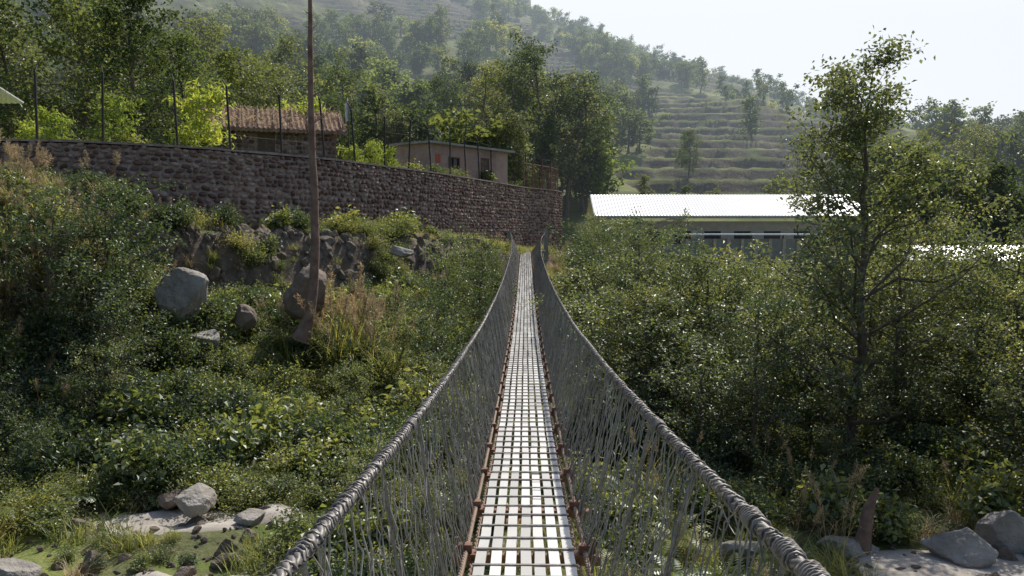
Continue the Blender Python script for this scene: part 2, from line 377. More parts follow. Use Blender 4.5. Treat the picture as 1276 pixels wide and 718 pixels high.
mw=meadow(xx,yy)
keep=(rng.random(N)<np.clip(dens,.08,1)*np.where(yy<150,.9,.68)*(1-.95*mw))
keep&=~((xx>3)&(yy<100)&(xx<40))
xx=xx[keep];yy=yy[keep];n=len(xx)
ix=rng.choice(8,n,p=[.18,.18,.16,.12,.08,.08,.1,.1])
sc=rng.uniform(.45,1.05,n)*np.where(yy>300,.85,1)*np.where((yy<140)&(xx>.1*yy)&(xx<.36*yy),.6,1)
scatter('hillside_forest',on_ground(xx,yy,-.3),np.stack([sc*rng.uniform(.9,1.2,n),sc*rng.uniform(.9,1.2,n),sc],1),rots(n),ix,CH)
print('hill trees',n)
tp=[]
for k in range(3): tp.append(tree_mesh('tallA%d'%k,18,lambda f:3.9*math.sin(math.pi*min(1,(f-.1)/.97))**.7+.3 if f>.1 else .5,30,6,24,.42,.3,200+k,.22,.45,1.3,[M_bark,M_hill if k else M_alder],W=.7))
CT=coll('tall_tree_species',tp)
P=[(-29,60,.8),(-36,66,.95),(-42,60,.9),(-25,72,.7),(-33,78,.85),(-48,72,1.0),(-40,82,1.0),(-27,86,.8),(-18,80,.5),(-54,84,1.1),(-14,90,.5),(-21,66,.55),(-38,74,.9),
   (-1,94,.72),(2,98,.85),(5,100,.95),(-4,99,.7),(7.5,103,.85),(3,108,.9),(-10,104,.6),(10,112,.62),(-1,86,.5),
   (-22,98,.7),(-30,102,.85),(-42,104,1),(-56,104,1.1),(25,124,.42),(40,115,.5),(50,104,.55),(58,108,.6),(66,100,.62),(60,86,.5),(53,80,.42),(46,92,.45)]
P=np.array(P); scatter('valley_trees',on_ground(P[:,0],P[:,1],-.3),P[:,2],rots(len(P),.03),rng.integers(0,3,len(P)),CT)

# ------------------------------------------------------------------ near vegetation protos
sh=[shrub_mesh('shA',.75,.95,30,65,.085,300,[M_bark,M_shrub],.12),
    shrub_mesh('shB',.7,1.1,26,60,.10,301,[M_bark,M_dark],.12),
    shrub_mesh('shC',.85,.8,32,52,.07,302,[M_bark,M_shrub],.14),
    shrub_mesh('shD',.7,1.1,20,36,.17,303,[M_bark,M_shrub],.15,W=.7),
    shrub_mesh('shE',.8,.7,32,50,.065,304,[M_bark,M_grass],.11)]
CS=coll('shrub_species',sh)
gr=[]
for k in range(3):
    mb=MB(); V,F_=blades(100,.28,.25,.6,.013,1.2,310+k,4,.35); mb.add(V,F_,0); gr.append(mb.mesh('gr%d'%k,[M_grass if k<2 else M_straw]))
CG=coll('grass_tuft_kinds',gr)
CR=coll('reed_kinds',[reed_mesh('reedA',110,1.6,320,M_grass,M_straw),reed_mesh('reedB',110,1.5,321,M_straw,M_straw,7),reed_mesh('reedC',90,1.7,322,M_grass,M_straw,3)])
CF=coll('fern_kinds',[fern_mesh('fernA',16,.7,330,M_shrub),fern_mesh('fernB',14,.8,331,M_grass)])
def bigprof(f): return 1.9*math.sin(math.pi*min(1,(f-.02)/1.05))**.55+.2 if f>.04 else .4
bt=[tree_mesh('btA',4.6,bigprof,24,6,22,.14,.075,340,.1,.55,.38,[M_bark,M_alder]),
    tree_mesh('btB',4.8,bigprof,22,6,22,.12,.07,341,.12,.7,.38,[M_bark,M_shrub]),
    tree_mesh('btC',4.4,bigprof,24,6,24,.125,.07,342,.08,.5,.38,[M_bark,M_dark]),
    tree_mesh('btD',4.7,bigprof,20,6,22,.15,.07,343,.1,.65,.4,[M_bark,M_alder],W=.45)]
CB=coll('thicket_species',bt)
def region(n,x0,x1,y0,y1):
    return rng.uniform(x0,x1,n),rng.uniform(y0,y1,n)
def sandmask(x,y):
    return (((x+6.9)/2.8)**2+((y-16.2)/1.05)**2<1)|(((x+6.2)/2.4)**2+((y-13.2)/.65)**2<1)|(((x-8.6)/3.2)**2+((y-13.8)/1.4)**2<1)
def cliffmask(x,y):
    d=(wallY(x)-y)*cfac(x)
    return (d>1.7)&(d<5.2+1.5*fbm(x/2,y/2,4))&(x<-3.4)&(x>-13.2)
def dryz(x,y): return (x<-13.3)&(y>18.5)&(y<31)
# left bank undergrowth
x,y=region(2500,-19,-.2,7,46)
d=(wallY(x)-y)*cfac(x); cl=fbm(x/2.2,y/2.2,2)
k=(d>1.2)&~sandmask(x,y)&~(cliffmask(x,y)&((cl<.10)|(rng.random(len(x))<.5)))&(rng.random(len(x))<np.clip(.8+2*cl,0.2,1))
strip_=(y>12)&(y<15.3)&(x<-4.2)&(x>-10)
k&=~(strip_&(rng.random(len(x))<.35)); k&=~(dryz(x,y)&(rng.random(len(x))<.6))
x=x[k];y=y[k];n=len(x); strip_=(y<15.3)&(x<-4.2)&(x>-10)
s=rng.uniform(.45,1.4,n)*np.where(y<17,.7,1); s=np.where((np.abs(x)<1.6),s*.85,s); s=np.where(strip_,s*.42,s)
dk=fbm(x/4,y/4,6)>0.02  # patches weighted to dark-leaved shrubs; leaf colour stands in for bank shade
scatter('riverbank_shrubs',on_ground(x,y,-.05),s,rots(n,.15),np.where(dk&~strip_,rng.choice(5,n,p=[.2,.58,.12,.08,.02]),rng.choice(5,n,p=[.28,.16,.2,.18,.18])),CS)
P=[(-11.9,22.5,.85,2),(-12.6,23.4,.95,2),(-11.2,21.6,.62,2),(-13.8,22.2,.9,2),(-12.4,24.4,.9,2),(-11.2,20.4,.5,1),(-14.8,20.6,.6,2),(-12.8,19,.5,2),(-11.3,18,.38,2),(-13.8,18.4,.5,1),
   (-2.3,36,.85,2),(-3.0,33,.8,2),(-2.0,40,.62,2),(-3.0,37.5,.65,1),(-1.9,31,.75,2),(-2.6,43,.45,2),(-1.9,46,.42,2),(-3.5,29,.62,2),(-4.0,26,.5,1),(-2.7,26,.6,2),(-2.6,22,.5,0),(-4.8,22.5,.4,1),(-2.2,18,.42,2),(-3.2,16,.34,1),(-2.0,14.5,.3,0)]
P=np.array(P); scatter('overhanging_bushes',on_ground(P[:,0],P[:,1],-.1),P[:,2],rots(len(P),.1),P[:,3].astype(int),CB)
# right thicket
x,y=region(420,1.9,36,12,66)
k=(x<y*.75+2)&~sandmask(x,y)&((y>17)|(x>14))&~((x>12)&(y>44)&(x<27))&~((x<4)&(y>50))&~((x>.185*y)&(x<.37*y)&(y>37))
x=x[k];y=y[k];n=len(x)
s=rng.uniform(.62,1.15,n)*np.where(y<22,.68,1)*np.where(x<3.2,.78,1)
top=np.where((x>.13*y)&(x<.4*y),-.036*y-.25,np.where(x>.4*y,-.036*y+.1,.25))
hh=H(x,y); s=np.minimum(s,np.maximum((top+rng.uniform(-.8,.3,n)-hh)/4.9,.22))
scatter('riverside_thicket',np.stack([x,y,hh-.1],1),np.stack([s*1.25,s*1.25,s],1),rots(n,.1),rng.choice(4,n,p=[.25,.14,.4,.21]),CB)
x,y=region(1400,.2,24,9,50); cl=fbm(x/2.5,y/2.5,3)
k=(x<y*.8+1)&~sandmask(x,y)&(rng.random(len(x))<np.clip(.65+2*cl,0,1))
x=x[k];y=y[k];n=len(x); s=rng.uniform(.45,1.2,n)*np.where(y<15,.7,1)
scatter('riverbank_shrubs',on_ground(x,y,-.05),s,rots(n,.15),rng.choice(5,n,p=[.2,.44,.12,.16,.08]),CS)
# grass
x,y=region(6500,-22,24,8,66)
d=(wallY(x)-y)*cfac(x)
k=((d>.2)|(x>2.6))&(np.abs(x)<y*.7+1)&~sandmask(x,y)&~(cliffmask(x,y)&(rng.random(len(x))<.75))&((x<3)|(rng.random(len(x))<.6))
x=x[k];y=y[k];n=len(x)
scatter('grass',on_ground(x,y,-.02),rng.uniform(.5,1.4,n),rots(n,.15),np.where(dryz(x,y),rng.choice(3,n,p=[.2,.25,.55]),rng.choice(3,n,p=[.42,.36,.22])),CG)
x=rng.uniform(-25,1.8,700); y=wallY(x)+rng.uniform(.5,3,700)
scatter('grass',np.stack([x,y,np.full(700,3.0)],1),rng.uniform(.4,1.1,700),rots(700,.15),rng.choice(3,700),CG)
P=[]
for cx,cy,sx,sy,nn,s0,s1,dr in [(-6.1,27.0,.9,.6,26,1.0,1.6,.15),(-5.6,29.3,.9,.9,16,.9,1.4,.25),(-14.6,23.5,1.2,1.4,34,.6,1.1,.5),(-15,20,1.4,1.6,26,.6,1.0,.45),(-17,25.5,2,2.4,80,.6,1.1,.6),(-9,31.3,2,.4,14,.3,.6,.4),(-4,40,1,1.5,12,.5,.8,.4),(2.6,50,.6,4,18,.5,.9,.5),(3.4,60,1,3,18,.6,1.0,.6),(-1.9,55,.5,3,8,.4,.6,.5),(-13,29.8,2.6,.6,20,.3,.6,.6),(4.5,20,2,4,30,.5,.9,.3)]:
    for q in range(nn): P.append((rng.normal(cx,sx),rng.normal(cy,sy),rng.uniform(s0,s1),1 if rng.random()<dr else rng.choice([0,2])))
P=np.array(P); P=P[(wallY(P[:,0])-P[:,1]>.8)|(P[:,0]>2.6)]
scatter('reed_grass',on_ground(P[:,0],P[:,1],-.05),P[:,2],rots(len(P),.12),P[:,3].astype(int),CR)
x=np.concatenate([rng.uniform(-13,-7.5,90),rng.uniform(-9,-1,90),rng.uniform(1,5,30)]); y=np.concatenate([rng.uniform(12,21,90),rng.uniform(15,26,90),rng.uniform(12,26,30)])
k=~sandmask(x,y)&~((y<16.5)&(x<-4.2)&(x>-9.8)); x=x[k];y=y[k]; n=len(x)
scatter('ferns',on_ground(x,y,.2),rng.uniform(.6,1.2,n),rots(n,.2),rng.integers(0,2,n),CF)

# ------------------------------------------------------------------ rocks
CK=coll('rock_kinds',[rock_mesh('rk%d'%k,400+k,M_rockd,3,(1,rng.uniform(.7,1),rng.uniform(.55,.85))) for k in range(6)])
x,y=region(9000,-15,-2.5,18,56); d=(wallY(x)-y)*cfac(x)
k=(d>1.5)&(d<5.4); x=x[k];y=y[k];n=len(x)
scatter('rubble_bank',on_ground(x,y,0),np.minimum(rng.lognormal(-1.95,.5,n),.42),rng.uniform(0,6.28,(n,3)),rng.integers(0,6,n),CK)
x=np.concatenate([rng.normal(-6.5,2.3,220),rng.normal(8.6,2.6,260)]); y=np.concatenate([rng.normal(14.9,1.3,220),rng.normal(14,1.3,260)]); n=len(x)
scatter('river_stones',on_ground(x,y,0),rng.lognormal(-2.4,.6,n),rng.uniform(0,6.28,(n,3)),rng.integers(0,6,n),CK)
def boulder(x,y,z,sx,sy,sz,seed,rz=0,mat=None,fc=16):
    me=rock_mesh('boulder',seed,mat or M_rock,5,(sx,sy,sz),fc); return obj('boulder',me,None,(x,y,z),rz)
boulder(-11.0,25.5,-2.05,1.3,1.0,1.4,531,.9,None,26); boulder(-7.4,27.2,-2.3,.9,.8,1.05,502,.5,M_rockd,24); boulder(-10.3,25.2,-3.5,.6,.5,.4,503)
boulder(-6.9,16.3,-5.65,.45,.42,.4,504); boulder(-7.6,16.8,-5.8,.4,.3,.25,505,0,M_rockd); boulder(-5.6,15.9,-5.85,.35,.3,.2,506)
boulder(7.9,14.4,-5.8,.7,.5,.42,507); boulder(9.0,14.9,-5.7,.5,.4,.5,508); boulder(6.0,14.6,-5.9,.6,.4,.28,509); boulder(3.9,14.3,-5.85,.5,.4,.3,510)
boulder(-9.4,26.4,-3.0,.45,.5,.5,512,0,M_rockd); boulder(-8.9,13.2,-5.9,.6,.4,.3,513); boulder(-4.9,31.5,-.9,.5,.4,.35,514)

# ------------------------------------------------------------------ retaining wall
sm=sm[sm[:,0]>-31]
sm=np.concatenate([sm,[[3.2,73.5],[3.4,78]]])
seg=np.linalg.norm(np.diff(sm,axis=0),axis=1); S=np.concatenate([[0],np.cumsum(seg)])
def wpos(s):
    p=np.array([np.interp(s,S,sm[:,0]),np.interp(s,S,sm[:,1])]); q=np.array([np.interp(s+.2,S,sm[:,0]),np.interp(s+.2,S,sm[:,1])])-np.array([np.interp(s-.2,S,sm[:,0]),np.interp(s-.2,S,sm[:,1])])
    q/=np.linalg.norm(q)+1e-9; return p,q,np.array([q[1],-q[0]])
WT=3.35; WB=-2.4
wall=empty('stone_retaining_wall')
def strip(name,o0,o1,z0,z1,mat):
    V=[];F=[]; ss=np.linspace(.3,S[-1]-.3,170)
    for q,s in enumerate(ss):
        p,t,o=wpos(s); a=p+o*o0; b=p-o*o1; w=.02*fbm(np.array(s*1.3),np.array(.5),2)*4
        V+=[[*a,z0],[*a,z1+w],[*b,z1+w],[*b,z0]]
        if q:
            m=(q-1)*4
            for e in range(4): F.append([m+e,m+4+e,m+4+(e+1)%4,m+(e+1)%4])
    obj(name,mesh_np(name,np.array(V),np.array(F),[mat]),wall)
strip('mortar_core',0,.75,WB,WT-.03,M_mortar); strip('coping',.10,.8,WT+.02,WT+.11,M_mortar)
IV,IF=ico(2); mb=MB(); z=WB+.1
while z<WT-.05:
    h=rng.uniform(.17,.26); s=rng.uniform(0,.3)+.3
    while s<S[-1]-.4:
        l=rng.uniform(.16,.46); p,t,o=wpos(s+l/2)
        if z>-.9 or s>25:
            v=IV*(1+.10*rng.normal(size=(len(IV),1))); v=np.sign(v)*np.abs(v)**.85
            P3=np.array([p[0],p[1],z+h/2+rng.normal()*.03])[None]+ v[:,0:1]*l*.45*np.array([[t[0],t[1],rng.normal()*.14]])+v[:,1:2]*rng.uniform(.05,.15)*np.array([[o[0],o[1],0]])+v[:,2:3]*h*rng.uniform(.36,.48)*np.array([[0,0,1]])
            mb.add(P3,IF)
        s+=l+.03
    z+=h+.018
obj('stones',mb.mesh('stones',[M_wstone],smooth=True),wall)

fence=empty('wire_fence'); mb=MB(); mw_=MB(); s=4.0; post=[]
while s<S[-1]-6:
    p,t,o=wpos(s); p=p-o*.4; h=2.85+rng.normal()*.12
    le=rng.normal()*.05
    V_,F_=tube(np.array([[p[0],p[1],WT],[p[0]+le,p[1],WT+h*.5],[p[0]+le*2,p[1],WT+h]]),np.full(3,.05),6); mb.add(V_,F_)
    V_,F_=tube(np.array([[p[0]+le*2,p[1],WT+h],[p[0]+le*2-o[0]*.25,p[1]-o[1]*.25,WT+h+.3]]),np.full(2,.03),6); mb.add(V_,F_)
    post.append((p,h)); s+=2.6+rng.normal()*.1
obj('posts',mb.mesh('posts',[M_post]),fence)
for (a,ha),(b,hb) in zip(post[:-1],post[1:]):
    for f in (.05,.28,.5,.72,.95):
        t=np.linspace(0,1,6); zz=WT+f*(ha*(1-t)+hb*t)-.12*t*(1-t)
        V_,F_=tube(np.stack([a[0]*(1-t)+b[0]*t,a[1]*(1-t)+b[1]*t,zz],1),np.full(6,.007),3); mw_.add(V_,F_)
    for q in range(1,14):
        t=q/14; x=a[0]*(1-t)+b[0]*t; y=a[1]*(1-t)+b[1]*t
        V_,F_=tube(np.array([[x,y,WT+.1],[x+.02,y,WT+ha*.95-.03]]),np.full(2,.004),3); mw_.add(V_,F_)
obj('wires',mw_.mesh('wires',[M_post]),fence)
gate=empty('rusty_mesh_fence'); mb=MB()
for q in range(46):
    s=S[-1]-12.5+q*.2; p,t,o=wpos(s); p=p-o*.3; big=(q%9==0)
    V_,F_=tube(np.array([[p[0],p[1],WT],[p[0],p[1],WT+(2.5 if big else 2.1)]]),np.full(2,.05 if big else .014),5); mb.add(V_,F_)
for zz in (.15,.8,1.45,2.1):
    pts=[]
    for q in range(24):
        p,t,o=wpos(S[-1]-12.5+q*.4); p=p-o*.3; pts.append([p[0],p[1],WT+zz])
    V_,F_=tube(np.array(pts),np.full(24,.02),4); mb.add(V_,F_)
obj('bars',mb.mesh('bars',[M_rust]),gate)

fl=empty('flag_on_pole',(-9.4,43,3.05)); V_,F_=tube(np.array([[0,0,0],[.02,0,3.9]]),np.array([.03,.02]),6); obj('pole',mesh_np('pole',V_,F_,[M_wood]),fl)
g=np.linspace(0,1,8); VV=[];FF=[]
for a in range(8):
    for b in range(5): VV.append([.03-.22*g[a]+.02*math.sin(b*2+a),.09*math.sin(g[a]*7),3.8-.25*b-.25*g[a]])
for a in range(7):
    for b in range(4): FF.append([a*5+b,(a+1)*5+b,(a+1)*5+b+1,a*5+b+1])
obj('cloth',mesh_np('cloth',np.array(VV),np.array(FF),[M_cloth],smooth=True),fl)

# ------------------------------------------------------------------ buildings
def gable(name,x0,x1,y0,y1,ze,zr,mat,parent,n=120,corr=.03,thick=.05):
    xs_=np.linspace(x0,x1,n); V=[];F=[]
    ym=(y0+y1)/2
    for q,x in enumerate(xs_):
        c=corr*(1 if q%2 else -1)
        V+=[[x,y0,ze+c],[x,ym,zr+c],[x,y1,ze+c],[x,y1,ze+c-thick],[x,ym,zr+c-thick],[x,y0,ze+c-thick]]
        if q:
            m=(q-1)*6
            for e in range(6): F.append([m+e,m+6+e,m+6+(e+1)%6,m+(e+1)%6])
    F.append([0,1,4,5]);F.append([1,2,3,4]); m=(n-1)*6; F.append([m+5,m+4,m+1,m]); F.append([m+4,m+3,m+2,m+1])
    return obj(name,mesh_np(name,np.array(V),np.array(F),[mat]),parent)
ang=math.atan2(7.0,5.2)
shed=empty('plaster_shed',(-6.5,54.5,3.05),ang)
Wd=8.6
boxes('walls',[(0,1.9,0,.2,0,2.75),(3.1,5.4,0,.2,0,2.75),(6.4,Wd,0,.2,0,2.75),(1.9,3.1,0,.2,0,1.1),(1.9,3.1,0,.2,2.0,2.75),(5.4,6.4,0,.2,2.15,2.75),
   (0,.2,.2,3.2,0,2.75),(Wd-.2,Wd,.2,3.2,0,2.75),(.2,Wd-.2,3.0,3.2,0,2.75)],M_plasterp,shed)
boxes('roof',[(-.35,Wd+.35,-.4,3.5,2.753,2.9)],M_conc,shed)
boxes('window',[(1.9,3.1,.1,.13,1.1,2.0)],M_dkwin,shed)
boxes('window_frame',[(1.88,1.95,-.02,.09,1.1,2.0),(3.05,3.12,-.02,.09,1.1,2.0),(1.95,3.05,-.02,.09,1.93,2.0),(1.95,3.05,-.02,.09,1.1,1.17),(2.47,2.53,-.01,.09,1.17,1.93)],M_wood,shed)
boxes('door',[(5.4,6.4,.08,.12,0,2.15)],M_wood,shed)
boxes('poster',[(.6,1.1,-.02,-.003,1.5,2.1)],M_red,shed)
hut=empty('stone_hut',(-15.9,40.6,3.05),.36); hut.scale=(.95,.9,1.22)
boxes('walls',[(0,2.4,0,.35,0,1.75),(3.3,6.6,0,.35,0,1.75),(2.4,3.3,0,.35,1.6,1.75),(0,.35,.35,3.8,0,1.75),(6.25,6.6,.35,3.8,0,1.75),(.35,6.25,3.45,3.8,0,1.75)],M_mortar,hut)
mb=MB(); z=.02
while z<1.6:
    h=rng.uniform(.14,.2); s=.02
    while s<6.5:
        l=rng.uniform(.2,.4)
        if not(2.3<s+l/2<3.4): mb.add(IV*np.array([l*.47,.08,h*.47])+np.array([s+l/2,0,z+h/2]),IF)
        s+=l+.02
    z+=h+.01
obj('stones',mb.mesh('stones_h',[M_wstone],smooth=True),hut)
boxes('door',[(2.4,3.3,.15,.2,0,1.6)],M_wood,hut)
gable('roof',-.5,7.1,-.6,4.4,1.72,2.75,M_roofold,hut,60,.03,.16)
mb=MB()
for q in range(9):
    V_,F_=tube(np.array([[-.3+q*.9,-.55,1.86],[-.2+q*.9,1.9,2.86]]),np.full(2,.035),5); mb.add(V_,F_)
obj('roof_poles',mb.mesh('roof_poles',[M_wood]),hut)
x=rng.uniform(-.4,7,500); y=rng.uniform(-.5,1.8,500)
V_,F_=leaves(np.stack([x,y,1.86+(y+.6)*.41],1),.35,.05,.5); obj('roof_thatch_straw',mesh_np('roof_thatch_straw',V_,F_,[M_straw]),hut)
hs=empty('tin_roof_house',(-34.4,35.5,3.05),.05)
boxes('walls',[(0,7.6,0,.2,0,1.5),(0,7.6,0,.2,2.4,3.2),(0,1.5,0,.2,1.5,2.4),(2.8,5.2,0,.2,1.5,2.4),(6.4,7.6,0,.2,1.5,2.4),(7.4,7.6,.2,5,0,3.2),(0,.2,.2,5,0,3.2)],M_cloth,hs)
boxes('blue_band',[(-.01,7.62,-.03,-.003,.9,1.3)],M_blue,hs)
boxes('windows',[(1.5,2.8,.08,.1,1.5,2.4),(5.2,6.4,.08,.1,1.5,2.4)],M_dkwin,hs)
gable('roof',-.6,8.6,-1.2,6,3.55,4.3,M_white,hs,60,.02,.06)
sp=[tree_mesh('spA',2.6,lambda f:1.0*(1.1-f)**.5+.1,18,5,14,.26,.03,600,.15,.35,.3,[M_bark,M_lime],W=.28,upb=.2),
    tree_mesh('spB',2.8,lambda f:.9*(1.1-f)**.4+.1,18,5,15,.24,.03,601,.2,.5,.3,[M_bark,M_lime],W=.28,upb=.2)]
for q,(a,b,s) in enumerate([(-19.9,34,.75),(-17.9,34.8,.95),(-15.1,37.4,1.3),(-11.9,44.6,1.35),(-21.4,34.5,.6),(-8.4,44,.6),(-7.8,46.2,.6),(-23.2,34,.6),(-9.6,44.5,.6)]):
    o=obj('sapling_tree',sp[q%2],None,(a,b,3.0),q*1.3); o.scale=(s,s,s)
x=np.concatenate([rng.uniform(-26,-8,60),rng.uniform(-8,0,40)]); y=wallY(x)+rng.uniform(2.5,9,100)
k=~((x>-17.5)&(x<-8.5)); x=x[k];y=y[k];n=len(x)
scatter('terrace_shrubs',np.stack([x,y,np.full(n,3.0)],1),rng.uniform(.5,1.3,n),rots(n,.1),rng.choice(5,n),CS)

hall=empty('metal_roof_hall',(7,74,-2.75))
boxes('walls',[(0,23,0,.2,0,1.4),(0,23,0,.2,2.6,3.5)]+[(a,a+1.2,0,.2,1.4,2.6) for a in np.arange(0,23,2.72)]+[(0,.2,.2,8,0,3.5),(22.8,23,.2,8,0,3.5),(.2,22.8,7.8,8,0,3.5)],M_plaster,hall)
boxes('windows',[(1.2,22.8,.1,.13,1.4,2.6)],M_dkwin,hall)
gable('roof',-.8,24,-1.1,9.1,4.0,6.1,M_white,hall,170,.018,.05)
boxes('fascia',[(-.8,24,-1.16,-1.10,3.75,3.94)],M_conc,hall)
an=empty('concrete_annex',(13,65.5,-2.85),-.05)
boxes('walls',[(0,10.5,0,.2,0,2.1),(0,.2,.2,3,0,2.1),(10.3,10.5,.2,3,0,2.1)],M_conc,an)
boxes('pilasters',[(a,a+.25,-.12,-.003,0,2.1) for a in np.arange(0,10.5,1.1)],M_plaster,an)
boxes('roof',[(-.4,10.9,-.5,3.3,2.4,2.5)],M_white,an)
boxes('posts',[(a,a+.12,.02,.14,2.1,2.4) for a in np.arange(.2,10.4,2.5)],M_rust,an)
sh2=empty('tin_shed',(23.2,49.5,-3.1))
boxes('walls',[(0,13,0,.15,0,1.1),(0,.15,.15,4,0,1.3),(12.85,13,.15,4,0,1.3)],M_blue,sh2)
gable('roof',-.5,14,-.6,4.6,1.25,2.1,M_white,sh2,100,.025,.05)

# ------------------------------------------------------------------ single trees
def alprof(f):
    return float(np.interp(f,[0,.15,.3,.42,.52,.6,.7,.85,1.0],[.8,2.8,3.9,3.9,3.0,1.5,1.6,1.3,.5]))
me=tree_mesh('alder',9.9,alprof,52,10,34,.125,.14,715,.08,.55,.45,[M_bark,M_alder],.022,curve=.12)
obj('alder_tree',me,None,(8.1,20,-6.1),1.1)
me2=tree_mesh('alder2',9.6,alprof,44,9,32,.135,.15,702,.1,.6,.5,[M_bark,M_alder],.035,curve=.1)
obj('alder_tree',me2,None,(15.6,21.5,-6.0),1.4)
me3=tree_mesh('alder3',7.2,lambda f:2.4*math.sin(math.pi*min(1,(f-.02)/1.02))**.5+.2 if f>.05 else .5,30,9,28,.13,.12,703,.1,.6,.42,[M_bark,M_alder],.03,curve=.1)
me4=tree_mesh('alder4',7.2,lambda f:2.4*math.sin(math.pi*min(1,(f-.02)/1.02))**.5+.2 if f>.05 else .5,30,9,28,.12,.12,704,.1,.6,.42,[M_bark,M_dark],.03,curve=.1)
for a,b,s,rz,m_ in [(5.6,24,.72,0,me4),(11.8,25,.84,2,me3),(3.9,29,.78,4,me4),(10.9,17.2,.66,1,me3),(5.4,19,.58,3,me4),(12.5,20.5,.78,5,me4),(10.2,21.8,.78,3.3,me3),(3.5,22.5,.58,1.7,me3)]:
    o=obj('alder_tree',m_,None,(a,b,float(H(a,b))-.1),rz); o.scale=(s,s,s)
mb=MB(); P=np.array([[-7.35,26,-3.6],[-7.1,26,-2.9],[-6.95,26,-2],[-6.82,26,-.6],[-6.83,26,1],[-6.88,26,2.8],[-6.9,26,4.6],[-6.87,26,6.5],[-6.85,26,8.5],[-6.8,26,10.2]])
tq=np.linspace(0,1,10); t2=np.linspace(0,1,40); P=np.stack([np.interp(t2,tq,P[:,j]) for j in range(3)],1)+rng.normal(size=(40,3))*.012
for j in range(3): P[1:-1,j]=np.convolve(P[:,j],[.25,.5,.25],'same')[1:-1]
V_,F_=tube(P,np.interp(t2,[0,.06,.12,.4,.75,1],[.36,.24,.17,.13,.08,.03]),10); mb.add(V_,F_)
for q in range(34):
    f=rng.uniform(.45,1); s=P[int(f*39)]; a=rng.uniform(0,6.28); l=rng.uniform(.12,.8)*(1.3-f*.5)
    t=np.linspace(0,1,5); pp=s+np.outer(t,[math.cos(a)*l,math.sin(a)*l*.8,l*.7])+rng.normal(size=(5,3))*.02; pp[0]=s
    V_,F_=tube(pp,.024*(1-t*.8),4); mb.add(V_,F_)
obj('bare_tree',mb.mesh('bare_tree',[M_barkred],smooth=True))
mb=MB(); P=np.array([[6.2,14.6,-6.2],[6.28,14.6,-5.6],[6.35,14.6,-5.1],[6.5,14.6,-4.75]]); V_,F_=tube(P,np.array([.2,.13,.1,.03]),9); mb.add(V_,F_)
obj('tree_stump',mb.mesh('tree_stump',[M_barkred],smooth=True))

# ------------------------------------------------------------------ bridge
def smoothcurve(xp,fp):
    g=np.arange(-8,70,.25); v=np.interp(g,xp,fp); k=np.exp(-.5*(np.arange(-10,11)*.25/1.0)**2); k/=k.sum(); vp=np.pad(v,10,mode='reflect',reflect_type='odd'); v=np.convolve(vp,k,'valid')
    return lambda y: np.interp(y,g,v)
deckz=smoothcurve([-8,-4,0,3,5.9,9,12.5,20,28,34,39,50,61,70],[-1.5,-1.55,-1.78,-2.12,-2.40,-2.58,-2.72,-2.90,-2.91,-2.73,-2.5,-2.05,-1.62,-1.3])
railz=smoothcurve([-8,-4,0,2.1,4.1,6.8,12.2,18,23,30,37,46,55,61,70],[0,-.3,-.70,-.907,-1.07,-1.24,-1.45,-1.52,-1.52,-1.45,-1.3,-1.0,-.62,-.22,.3])
rxl=smoothcurve([-8,0,8,23,40,55,61,70],[-.68,-.62,-.65,-.68,-.74,-.95,-1.18,-1.3]); rxr=smoothcurve([-8,0,8,23,40,55,61,70],[.78,.74,.73,.71,.76,1.05,1.5,1.7])
Y0,Y1=-5.0,61.0
br=empty('suspension_footbridge')
def railP(side,y): return np.stack([(rxl if side<0 else rxr)(y),y,railz(y)],-1)
def deckP(side,y): return np.stack([side*.44+0*y,y,deckz(y)-.05],-1)
mb=MB(); sw=.076; gp=.029; n7=7; tot=n7*sw+(n7-1)*gp
ylist=np.arange(Y0,Y1-.01,1.2)
for y0 in ylist:
    y1=min(y0+1.185,Y1)
    for q in range(n7):
        x0=-tot/2+q*(sw+gp)+rng.normal()*.0025; j=rng.normal()*.003; 
        ya=y0+rng.uniform(0,.01); sg=np.linspace(ya,y1,4); zz=deckz(sg)+j
        V=[];Fq=[]; wv=rng.normal(size=4)*.002
        for e in range(4): V+=[[x0+wv[e],sg[e],zz[e]-.022],[x0+wv[e],sg[e],zz[e]],[x0+sw+wv[e],sg[e],zz[e]+rng.normal()*.001],[x0+sw+wv[e],sg[e],zz[e]-.022]]
        for e in range(3):
            for w in range(4): Fq.append([e*4+w,e*4+4+w,e*4+4+(w+1)%4,e*4+(w+1)%4])
        Fq.append([0,1,2,3]); Fq.append([15,14,13,12]); mb.add(np.array(V),np.array(Fq))
obj('deck_planks',mb.mesh('deck_planks',[M_deck]),br)
L_=[]
for y0 in np.arange(Y0,Y1,.3):
    z0=float(deckz(y0)); dy=rng.normal()*.012; L_.append((-.37,.37,y0+dy-.011,y0+dy+.011,z0+.006,z0+.016))
boxes('deck_tie_rods',L_,M_rope,br)
L_=[];L2=[]
for y0 in ylist:
    z0=float(deckz(y0)); w=rng.normal()*.02
    L_.append((-.55+w,.55+w,y0-.035,y0+.035,z0-.10,z0-.03))
    for sd in (-1,1): 
        L2.append((sd*.445-.08,sd*.445+.08,y0-.055,y0+.055,z0-.03,z0-.012)); L2.append((sd*.445-.05,sd*.445+.05,y0-.03,y0+.03,z0-.012,z0+.05)); 
        L2.append((sd*.51-.012,sd*.51+.012,y0-.012,y0+.012,z0-.012,z0+.10))
boxes('cross_beams',L_,M_rust,br); boxes('beam_clamps',L2,M_rust,br)
